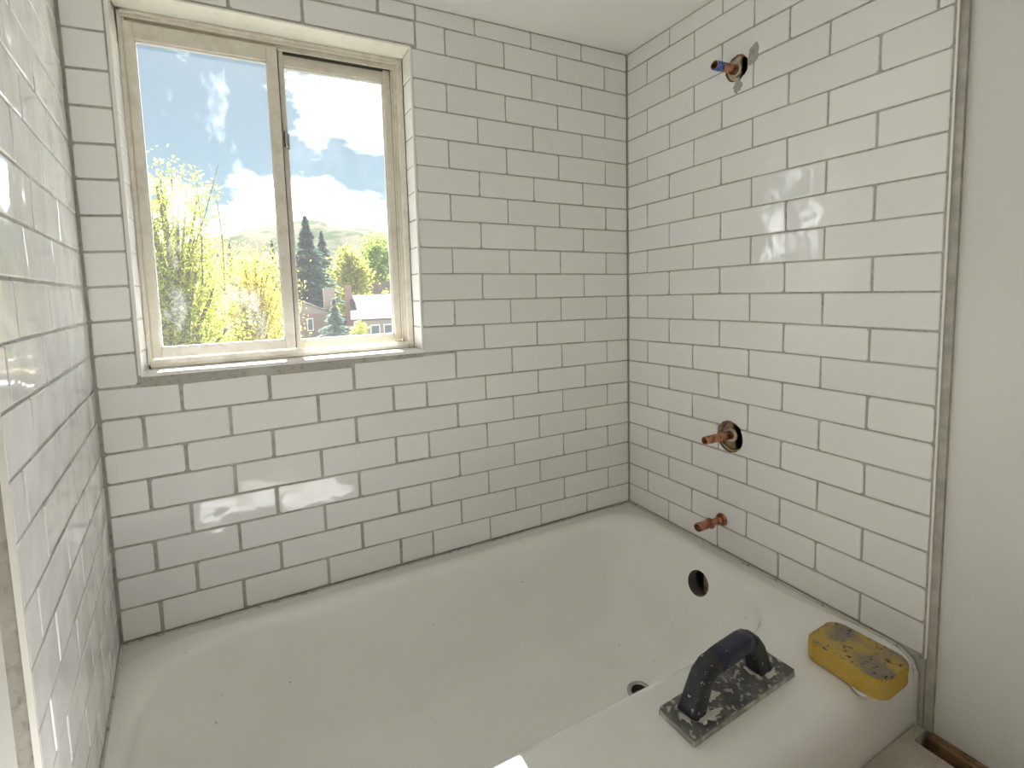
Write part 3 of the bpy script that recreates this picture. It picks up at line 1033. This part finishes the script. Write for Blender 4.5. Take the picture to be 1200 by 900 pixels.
# mortar smears left on the tiles round the shower hole
rs = random.Random(4)
for nm, (cy, cz, ry, rz) in (('mortar_patch', (-6.18, 18.10, 0.20, 0.34)), ('mortar_patch', (-5.60, 17.26, 0.17, 0.20))):
    bm = bmesh.new()
    k = 18
    ang = [2 * math.pi * i / k for i in range(k)]
    rad = [1 + rs.uniform(-0.22, 0.22) for _ in ang]
    a = [bm.verts.new(W(-0.012, cy + ry * r * math.cos(t_), cz + rz * r * math.sin(t_))) for t_, r in zip(ang, rad)]
    b = [bm.verts.new(W(0.01, cy + ry * 1.05 * r * math.cos(t_), cz + rz * 1.05 * r * math.sin(t_))) for t_, r in zip(ang, rad)]
    for i in range(k):
        bm.faces.new((a[i], a[(i + 1) % k], b[(i + 1) % k], b[i]))
    bm.faces.new(a)
    o2 = bm_obj(nm, bm, M_GROUT, wall_right)

# ------------------------------------------------------------------ grout float on the tub rim
FA = math.atan2(0.19, 3.93)
fc = W(-5.655, -9.88, 0.004)
flt = tag(empty('grout_float', fc, FA), 'black handled grout float smeared with white grout on the tub rim', 'grout float')
L2, W2 = 3.94 / 2 * H, 1.04 / 2 * H
bm = bmesh.new()
add_box(bm, (-L2, -W2, 0.0), (L2, W2, 0.0105), 0.002, 2)
bm_obj('rubber_pad', bm, M_FLOATP, flt)
bm = bmesh.new()
add_box(bm, (-L2 + 0.001, -W2 + 0.001, 0.0095), (L2 - 0.001, W2 - 0.001, 0.0165), 0.0022, 2)
bm_obj('base_plate', bm, M_FLOATB, flt)


def sweep(name, path, sizes, mats, parent, nseg=12, expo=4.2):
    """superelliptic section swept along a path in the x-z plane; sizes = (half across, half in plane)"""
    bm = bmesh.new()
    rings = []
    for i, p in enumerate(path):
        a = Vector(path[max(i - 1, 0)])
        b = Vector(path[min(i + 1, len(path) - 1)])
        d = (b - a).normalized()
        nrm_ = Vector((-d.z, 0, d.x))
        ring = []
        for k in range(nseg * 2):
            t_ = math.pi * k / nseg
            c_, s_ = math.cos(t_), math.sin(t_)
            ring.append(bm.verts.new(Vector(p) + Vector((0, 1, 0)) * sizes[i][0] * math.copysign(abs(c_) ** (2 / expo), c_)
                                     + nrm_ * sizes[i][1] * math.copysign(abs(s_) ** (2 / expo), s_)))
        rings.append(ring)
    for r0, r1 in zip(rings, rings[1:]):
        for k in range(len(r0)):
            bm.faces.new((r0[k], r0[(k + 1) % len(r0)], r1[(k + 1) % len(r0)], r1[k]))
    bm.faces.new(rings[0][::-1])
    bm.faces.new(rings[-1])
    return bm_obj(name, bm, mats, parent, smooth=True)


def rows_path(pts):
    return [Vector(((x + 5.655) * H, 0.0, z * H)) for x, z in pts]


hp = rows_path([(-7.12, 0.20), (-7.0, 0.42), (-6.84, 0.74), (-6.70, 1.00), (-6.50, 1.13), (-6.20, 1.17)])
sweep('handle_post', hp, [(0.0190, 0.0215), (0.0182, 0.0195), (0.0175, 0.0180), (0.0170, 0.0170), (0.0168, 0.0165), (0.0165, 0.0160)], M_HANDLE, flt)
hp = rows_path([(-6.24, 1.165), (-5.9, 1.19), (-5.5, 1.215), (-5.22, 1.235), (-4.98, 1.21)])
sweep('handle_grip', hp, [(0.0170, 0.0163), (0.0176, 0.0165), (0.0176, 0.0165), (0.0174, 0.0165), (0.0170, 0.0163)], M_HANDBLUE, flt)
hp = rows_path([(-5.06, 1.22), (-4.86, 1.14), (-4.70, 0.92), (-4.57, 0.62), (-4.49, 0.38), (-4.44, 0.20)])
sweep('handle_post', hp, [(0.0165, 0.0160), (0.0168, 0.0163), (0.0172, 0.017), (0.0178, 0.0178), (0.0184, 0.0190), (0.0190, 0.0205)], M_HANDLE, flt)
# dried grout heaped round the handle feet
rs = random.Random(11)
for (cx, cy, rx, ry, hgt) in ((-6.95, -0.24, 0.30, 0.16, 0.004), (-7.02, 0.24, 0.26, 0.10, 0.003), (-6.66, -0.30, 0.24, 0.10, 0.003), (-4.38, -0.26, 0.30, 0.12, 0.004), (-4.70, 0.02, 0.12, 0.20, 0.003), (-6.3, 0.05, 0.28, 0.13, 0.0012), (-7.35, -0.05, 0.10, 0.22, 0.002)):
    bm = bmesh.new()
    k = 20
    rad = [1 + rs.uniform(-0.4, 0.4) for _ in range(k)]
    zt = 0.0164
    ringA = [bm.verts.new(((cx + 5.655 + rx * rad[i] * math.cos(2 * math.pi * i / k)) * H, (cy + ry * rad[i] * math.sin(2 * math.pi * i / k)) * H, zt - 0.001)) for i in range(k)]
    ringB = [bm.verts.new(((cx + 5.655 + 0.7 * rx * rad[i] * math.cos(2 * math.pi * i / k)) * H, (cy + 0.7 * ry * rad[i] * math.sin(2 * math.pi * i / k)) * H, zt + hgt * rs.uniform(0.4, 1.0))) for i in range(k)]
    for i in range(k):
        bm.faces.new((ringA[i], ringA[(i + 1) % k], ringB[(i + 1) % k], ringB[i]))
    bm.faces.new(ringB)
    bm_obj('grout_blob', bm, M_GROUTWET, flt, smooth=False)

# ------------------------------------------------------------------ sponge
spc = W(-1.98, -10.88, 0.012)
sp = tag(empty('sponge', spc, math.radians(1.5)), 'yellow tiling sponge with a dirty top overhanging the tub rim', 'sponge')


def rounded_slab(hx, hy, z0, z1, rc, re, nseg=8, rows=4):
    """rounded-corner slab with soft top and bottom edges -> list of loops"""
    lps = []
    prof = [(re, z0), (re * 0.3, z0 + re * 0.3), (0, z0 + re)] + [(0, z0 + re + (z1 - z0 - 2 * re) * t / rows) for t in range(1, rows)] + [(0, z1 - re), (re * 0.3, z1 - re * 0.3), (re, z1)]
    for ins, z in prof:
        pts = []
        for cx, cy, a0 in ((hx - rc, hy - rc, 0), (-hx + rc, hy - rc, 90), (-hx + rc, -hy + rc, 180), (hx - rc, -hy + rc, 270)):
            for t in range(nseg + 1):
                a = math.radians(a0 + 90 * t / nseg)
                pts.append(Vector((cx + (rc - ins) * math.cos(a), cy + (rc - ins) * math.sin(a), z)))
        lps.append(pts)
    return lps


lps = rounded_slab(0.76 * H, 0.96 * H, 0.0, 0.56 * H, 0.36 * H, 0.05 * H, 12)
bm = bmesh.new()
rs = random.Random(3)
rr = [[bm.verts.new(p + Vector((rs.gauss(0, 0.0004), rs.gauss(0, 0.0004), rs.gauss(0, 0.0003)))) for p in lp] for lp in lps]
for r0, r1 in zip(rr, rr[1:]):
    for k in range(len(r0)):
        bm.faces.new((r0[k], r0[(k + 1) % len(r0)], r1[(k + 1) % len(r0)], r1[k]))
bm.faces.new(rr[0][::-1])
top = bm.faces.new(rr[-1])
bmesh.ops.recalc_face_normals(bm, faces=bm.faces)
me = bpy.data.meshes.new('foam')
for f in bm.faces:
    f.smooth = True
    f.material_index = 1 if f.normal.z > 0.8 else 0
bm.to_mesh(me)
bm.free()
link('foam', me, [M_SPONGE, M_SPONGETOP], sp)
bm = bmesh.new()
pl = [(-0.775, -0.30, 0.02), (-0.80, -0.42, 0.0), (-0.80, -0.55, 0.0), (-0.775, -0.64, 0.02)]
add_tube(bm, [Vector(p) * H for p in pl], [0.02 * H, 0.05 * H, 0.055 * H, 0.02 * H], 8)
tag(bm_obj('grout_lump', bm, M_GROUTWET, sp, smooth=True), 'pale grout lump stuck under the sponge edge')

# ------------------------------------------------------------------ wooden strips in the floor gap
for k, (x0, x1, zt, yb, lab) in enumerate(((0.03, 0.14, -2.06, -11.70, 'thin brown wooden strip in the floor gap tight against the plaster wall'),
                                           (-0.14, 0.01, -2.10, -11.76, 'brown wooden strip in the middle of the floor gap'),
                                           (-0.27, -0.16, -2.42, -11.70, 'lowest brown wooden strip in the floor gap'))):
    o = rbox('wood_strip', (x0, -17.2, zt - 1.2), (x1, yb, zt), M_WOOD, None, 0.001)
    tag(o, lab, 'wood strip', 'wooden strips in the floor gap')

# ------------------------------------------------------------------ outdoors
GZ = -4.7
tag(box('ground', (-260, 3.0, GZ - 1), (420, 900, GZ), M_GROUND), 'dry grassy ground outside the window', 'ground', kind='structure')


def leaves(bm, pts, size, rnd, flat=0.0, n=1):
    for p in pts:
        for _ in range(n):
            a = Vector((rnd.gauss(0, 1), rnd.gauss(0, 1), rnd.gauss(0, 1) * (1 - flat))).normalized()
            b = a.orthogonal().normalized()
            b.rotate(Matrix.Rotation(rnd.uniform(0, 6.28), 3, a))
            s = size * rnd.uniform(0.6, 1.3)
            v = [bm.verts.new(p + a * s), bm.verts.new(p + b * s * 0.42), bm.verts.new(p - a * s), bm.verts.new(p - b * s * 0.42)]
            bm.faces.new(v)


def broadleaf(name, label, top, base_z, spread, crown_h, nleaf, size, lm, seed, group=None, nb=26, lean=0.0, up_twigs=0):
    rnd = random.Random(seed)
    base = Vector((top.x, top.y, base_z))
    t = tag(empty(name, base), label, 'tree', group)
    h = top.z - base_z
    c0 = h - crown_h
    bm = bmesh.new()
    add_tube(bm, [(0, 0, -0.3), (lean * 0.3, 0, c0 * 0.6), (lean, 0, h * 0.75)], [0.035 * h * 0.5, 0.025 * h * 0.5, 0.006 * h], 8)
    bm_obj('trunk', bm, M_BARK, t, smooth=True)
    bl = bmesh.new()
    bt = bmesh.new()
    per = nleaf // nb
    for i in range(nb):
        a = rnd.uniform(0, 6.283)
        f = rnd.random()
        zc = c0 + crown_h * (0.05 + 0.9 * f)
        rad = spread * math.sqrt(max(0.05, 1 - (2 * f - 0.85) ** 2)) * rnd.uniform(0.35, 0.95)
        tip = Vector((lean + math.cos(a) * rad, math.sin(a) * rad, min(zc + 0.1 * crown_h, h)))
        root = Vector((lean * 0.6, 0, c0 * 0.8 + (zc - c0) * 0.55))
        add_tube(bt, [root, root.lerp(tip, 0.5) + Vector((0, 0, 0.05 * h)), tip], [0.012 * h * 0.5, 0.006 * h * 0.5, 0.002 * h], 5, cap=False)
        pts = []
        for _ in range(per):
            q = rnd.random()
            p = root.lerp(tip, 0.45 + 0.6 * q)
            g = spread * 0.20
            pts.append(p + Vector((rnd.gauss(0, g), rnd.gauss(0, g), rnd.gauss(0, g * 0.8))))
        leaves(bl, pts, size, rnd)
    for i in range(up_twigs):
        a = rnd.uniform(-0.9, 1.9)
        st = Vector((lean + rnd.uniform(-0.5, 0.6) * spread, rnd.uniform(-0.4, 0.4) * spread, c0 + crown_h * rnd.uniform(0.35, 0.65)))
        ln = crown_h * rnd.uniform(0.3, 0.5)
        tip = st + Vector((rnd.uniform(-0.25, 0.45) * ln, rnd.uniform(-0.3, 0.3) * ln, ln))
        add_tube(bt, [st, st.lerp(tip, 0.5) + Vector((0.03, 0, 0.02)), tip], [0.012, 0.008, 0.003], 5, cap=False)
        pts = [st.lerp(tip, 0.25 + 0.75 * rnd.random() ** 0.8) + Vector((rnd.gauss(0, 0.07), rnd.gauss(0, 0.07), rnd.gauss(0, 0.06))) * (spread / 1.3) for _ in range(45)]
        leaves(bl, pts, size * 1.1, rnd)
    tag(bm_obj('branches', bt, M_BARK, t), kind='stuff')
    tag(bm_obj('foliage', bl, lm, t), kind='stuff')
    return t


def conifer(name, label, top, base_z, rad, nleaf, size, lm, seed, group=None):
    rnd = random.Random(seed)
    base = Vector((top.x, top.y, base_z))
    h = top.z - base_z
    t = tag(empty(name, base), label, 'tree', group)
    bm = bmesh.new()
    add_tube(bm, [(0, 0, -0.3), (0, 0, h * 0.98)], [0.018 * h, 0.002 * h], 8)
    bm_obj('trunk', bm, M_BARK, t, smooth=True)
    bl = bmesh.new()
    tiers = int(h * 1.6) + 8
    per = nleaf // (tiers * 8)
    for k in range(tiers):
        f = (k + rnd.random() * 0.6) / tiers
        z = h * (0.08 + 0.92 * f)
        r = rad * (1 - f) ** 1.05 * rnd.uniform(0.65, 1.2)
        a0 = rnd.uniform(0, 6.28)
        for b in range(8):
            a = a0 + b * 0.785 + rnd.uniform(-0.25, 0.25)
            rb = r * rnd.uniform(0.7, 1.15)
            for _ in range(max(per, 2)):
                q = rnd.random() ** 0.6
                p = Vector((math.cos(a) * rb * q, math.sin(a) * rb * q, z - 0.28 * rb * q + rnd.gauss(0, 0.03 * rad)))
                p += Vector((rnd.gauss(0, 0.06 * rad), rnd.gauss(0, 0.06 * rad), 0)) * (1.15 - f)
                d = Vector((math.cos(a), math.sin(a), -0.25))
                s = size * rnd.uniform(0.6, 1.3) * (1.1 - 0.6 * f)
                w = Vector((-math.sin(a), math.cos(a), rnd.gauss(0, 0.5))).normalized() * s * 0.35
                v = [bl.verts.new(p + d * s), bl.verts.new(p + w), bl.verts.new(p - d * s), bl.verts.new(p - w)]
                bl.faces.new(v)
    tag(bm_obj('foliage', bl, lm, t), kind='stuff')
    return t


broadleaf('leafy_tree', 'loose yellow-green tree with upright leafy twigs close outside the sliding sash', out(196, 206, 8.5), GZ, 1.02, 3.4, 17000, 0.034, L_YEL, 21, 'yellow trees by the window', nb=44, up_twigs=12)
broadleaf('bushy_tree', 'rounded golden tree next to the loose yellow-green tree', out(295, 303, 13.5), GZ, 1.45, 3.4, 20000, 0.040, L_YEL2, 33, 'yellow trees by the window', nb=56)
broadleaf('garden_tree', 'bright green tree in front of the hillside, behind the roofs', out(443, 281, 116), GZ, 6.5, 17, 5200, 0.55, L_GRN, 5, 'green trees behind the roofs', nb=40)
broadleaf('garden_tree', 'yellowish green tree between the tall conifer and the bright green tree', out(408, 294, 84), GZ, 4.0, 11, 4200, 0.40, leafmat('olive yellow leaves', (0.28, 0.32, 0.07), (0.46, 0.42, 0.11), 0.45), 6, 'green trees behind the roofs', nb=34)
broadleaf('garden_tree', 'low green tree showing over the far gable roof', out(427, 316, 140), GZ, 5.0, 9, 3000, 0.42, L_GRN, 8, 'green trees behind the roofs', nb=26)
broadleaf('garden_shrub', 'small orange-yellow shrub in front of the far gable', out(456, 338, 82), GZ, 1.6, 3.5, 1100, 0.22, L_YEL2, 9, nb=14)
broadleaf('garden_shrub', 'pale yellow shrub at the foot of the blue spruce', out(420, 378, 48), GZ, 1.1, 2.0, 900, 0.14, L_YEL, 10, nb=14)
conifer('conifer', 'tallest dark pointed conifer beside the window mullion', out(357, 253, 76), GZ, 6.2, 9000, 0.55, L_CON, 41, 'conifers outside')
conifer('conifer', 'dark conifer leaning against the right of the tallest one', out(376, 271, 114), GZ, 7.2, 8000, 0.55, L_CON, 42, 'conifers outside')
conifer('blue_spruce', 'small pale blue spruce between the two nearer houses', out(391, 349, 46), GZ, 2.3, 5200, 0.22, L_SPR, 43)
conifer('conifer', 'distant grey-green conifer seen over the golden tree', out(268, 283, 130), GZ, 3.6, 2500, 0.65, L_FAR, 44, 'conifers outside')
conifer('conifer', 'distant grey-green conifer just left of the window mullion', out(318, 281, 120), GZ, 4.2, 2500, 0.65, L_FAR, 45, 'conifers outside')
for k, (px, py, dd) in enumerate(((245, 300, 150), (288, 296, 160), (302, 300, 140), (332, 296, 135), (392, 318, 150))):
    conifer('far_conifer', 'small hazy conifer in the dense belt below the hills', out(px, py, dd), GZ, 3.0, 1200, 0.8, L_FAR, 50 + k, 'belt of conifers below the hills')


# houses: local x to the right as seen, y away
def house_frame(px, py, dist):
    p = out(px, py, dist)
    d = ray(px, py)
    return p, math.atan2(-d.x, d.y)


def gable_prism(bm, x0, x1, y0, y1, z0, z1, ridge_along_y=True, over=0.0):
    """roof solid"""
    if ridge_along_y:
        xm = (x0 + x1) / 2
        P = [(x0, y0, z0), (x1, y0, z0), (xm, y0, z1), (x0, y1, z0), (x1, y1, z0), (xm, y1, z1)]
        F = [(0, 1, 2), (3, 5, 4), (0, 2, 5, 3), (1, 4, 5, 2), (0, 3, 4, 1)]
    else:
        ym = (y0 + y1) / 2
        P = [(x0, y0, z0), (x0, y1, z0), (x0, ym, z1), (x1, y0, z0), (x1, y1, z0), (x1, ym, z1)]
        F = [(0, 2, 1), (3, 4, 5), (0, 3, 5, 2), (1, 2, 5, 4), (0, 1, 4, 3)]
    v = [bm.verts.new(p) for p in P]
    for f in F:
        bm.faces.new([v[i] for i in f])


def house_window(root, x, z, w, h, y):
    f = box('window_frame', (x - w / 2 - 0.12, y - 0.07, z - 0.12), (x + w / 2 + 0.12, y + 0.05, z + h + 0.12), M_WHITE, root)
    box('pane', (x - w / 2, y - 0.09, z), (x + w / 2, y - 0.03, z + h), M_PANE, f)


# A: brick gable house, partly behind the mullion
p, rz = house_frame(345, 349, 60)
s = 60 / FPX
hA = tag(empty('gable_house', (p.x, p.y, GZ), rz), 'pink brick gable house with a white chimney behind the blue spruce', 'house')
zt = p.z - GZ
box('wall', (-4.2, 0.2, 0), (4.0, 9, zt - 1.9), M_BRICK, hA)
bm = bmesh.new()
gable_prism(bm, -4.2, 4.0, 0.25, 9, zt - 1.9, zt - 0.2)
bm_obj('gable_wall', bm, M_SIDING, hA)
for sx in (-1, 1):
    bm = bmesh.new()
    a, b = Vector((0 - 0.1, -0.3, zt)), Vector((sx * 4.7 - 0.1, -0.3, zt - 2.05))
    v = [bm.verts.new(q) for q in (a, b, b - Vector((0, 0, 0.22)), a - Vector((0, 0, 0.22)), a + Vector((0, 9.6, 0)), b + Vector((0, 9.6, 0)), b + Vector((0, 9.6, -0.22)), a + Vector((0, 9.6, -0.22)))]
    for f in ((0, 1, 2, 3), (7, 6, 5, 4), (0, 4, 5, 1), (3, 2, 6, 7), (1, 5, 6, 2), (0, 3, 7, 4)):
        bm.faces.new([v[i] for i in f])
    bm_obj('roof_slope', bm, M_ROOF, hA)
house_window(hA, (359.5 - 345) * s, zt - (385 - 349) * s, 4.5 * s, 12 * s, 0.2)
box('chimney', ((376 - 345) * s, 1.6, 1), ((388 - 345) * s, 2.6, zt + (349 - 339) * s), M_SIDING, hA)

# B: long low house, roof slope towards the window
p, rz = house_frame(413, 346, 58)
s = 58 / FPX
hB = tag(empty('ranch_house', (p.x, p.y, GZ), rz), 'low house with a broad pinkish roof and a red brick chimney', 'house')
zt = p.z - GZ
yr = 4.2
ev = zt - 2.55
box('wall', (0.4, -3.6, 0), (14, 8, ev - 0.05), M_SIDING, hB)
bm = bmesh.new()
gable_prism(bm, 0.4, 14, -3.4, 7.6, ev - 0.2, zt - 0.3, False)
bm_obj('gable_wall', bm, M_SIDING, hB)
for sy in (-1, 1):
    bm = bmesh.new()
    a, b = Vector((-0.3, 2.1, zt)), Vector((-0.3, 2.1 + sy * 6.3, ev))
    L = Vector((15.0, 0, 0))
    dz = Vector((0, 0, 0.2))
    v = [bm.verts.new(q) for q in (a, b, b - dz, a - dz, a + L, b + L, b + L - dz, a + L - dz)]
    for f in ((0, 1, 2, 3), (7, 6, 5, 4), (0, 4, 5, 1), (3, 2, 6, 7), (1, 5, 6, 2), (0, 3, 7, 4)):
        bm.faces.new([v[i] for i in f])
    bm_obj('roof_slope', bm, M_ROOF, hB)
box('chimney', ((405 - 413) * s, 1.0, 1), ((412.5 - 413) * s, 2.0, zt + (346 - 334) * s), M_CHIM, hB)
for x in (2.2, 3.6, 4.8):
    house_window(hB, x, ev - 1.9, 0.8, 1.1, -3.6)

# C: farther gable house
p, rz = house_frame(425, 329, 95)
s = 95 / FPX
hC = tag(empty('gable_house', (p.x, p.y, GZ), rz), 'distant beige gable house showing above the broad pinkish roof', 'house')
zt = p.z - GZ
box('wall', (-1.4, 0.2, 0), (8.5, 8, zt - 1.5), M_SIDING, hC)
bm = bmesh.new()
gable_prism(bm, -1.7, 1.7, 0.25, 4, zt - 1.5, zt - 0.1)
bm_obj('gable_wall', bm, M_SIDING, hC)
for sx in (-1, 1):
    bm = bmesh.new()
    ex = -1.9 if sx < 0 else 8.8
    a, b = Vector((0.0, -0.2, zt)), Vector((ex, -0.2, zt - (1.6 if sx < 0 else 0.3)))
    zz = Vector((0, 0, 0.25))
    back = Vector((0, 8.6, 0))
    v = [bm.verts.new(q) for q in (a, b, b - zz, a - zz, a + back, b + back, b + back - zz, a + back - zz)]
    for f in ((0, 1, 2, 3), (7, 6, 5, 4), (0, 4, 5, 1), (3, 2, 6, 7), (1, 5, 6, 2), (0, 3, 7, 4)):
        bm.faces.new([v[i] for i in f])
    bm_obj('roof_slope', bm, M_ROOF, hC)
box('wall', (1.0, 0.1, 2), (8.6, 7, zt - 0.3), M_ROOF, hC)
for x in (-0.4, 0.9):
    house_window(hC, x, zt - 2.7, 0.7, 0.9, 0.2)

# hills
rnd = random.Random(2)


def hill(name, label, ridge, dist, depth, seed, rough):
    bm = bmesh.new()
    nx, ny = 90, 16
    rn = random.Random(seed)
    ph = [rn.uniform(0, 6.28) for _ in range(8)]
    x_lo, x_hi = ridge[0][0], ridge[-1][0]
    grid = []
    for i in range(nx):
        px = x_lo + (x_hi - x_lo) * i / (nx - 1)
        py = lerp_tab(ridge, px)
        top_ = out(px, py, dist)
        colv = []
        for j in range(ny):
            f = j / (ny - 1)
            g = f if f <= 0.75 else 0.75
            prof_ = math.sin(min(f / 0.8, 1.0) * math.pi / 2) ** 1.1 if f <= 0.8 else 1 - ((f - 0.8) / 0.2) ** 2 * 0.6
            d = dist - depth * (0.8 - f)
            q = out(px, 346, d)
            wob_ = sum(math.sin(px * 0.05 * (k + 1) + j * 0.7 * (k % 3 + 1) + ph[k]) / (k + 2) for k in range(6)) * rough
            z = GZ + (top_.z - GZ) * prof_ + wob_ * math.sin(math.pi * min(f, 0.8) / 0.8 if f < 0.8 else 0)
            colv.append(bm.verts.new((q.x, q.y, z)))
        grid.append(colv)
    for i in range(nx - 1):
        for j in range(ny - 1):
            bm.faces.new((grid[i][j], grid[i + 1][j], grid[i + 1][j + 1], grid[i][j + 1]))
    o = bm_obj(name, bm, M_HILL, smooth=True)
    tag(o, label, 'hill', kind='structure')


hill('hill', 'pale dry mountain ridge on the horizon',
     [(-400, 290), (100, 292), (200, 290), (255, 281), (290, 273), (330, 265), (355, 262), (372, 261), (395, 267), (430, 270), (465, 273), (560, 290), (800, 300)], 1700, 900, 4, 10)
hill('foothill', 'darker wooded foothill below the mountain ridge',
     [(-400, 318), (200, 315), (260, 305), (300, 303), (340, 298), (400, 308), (440, 318), (520, 322), (800, 325)], 600, 320, 5, 3)
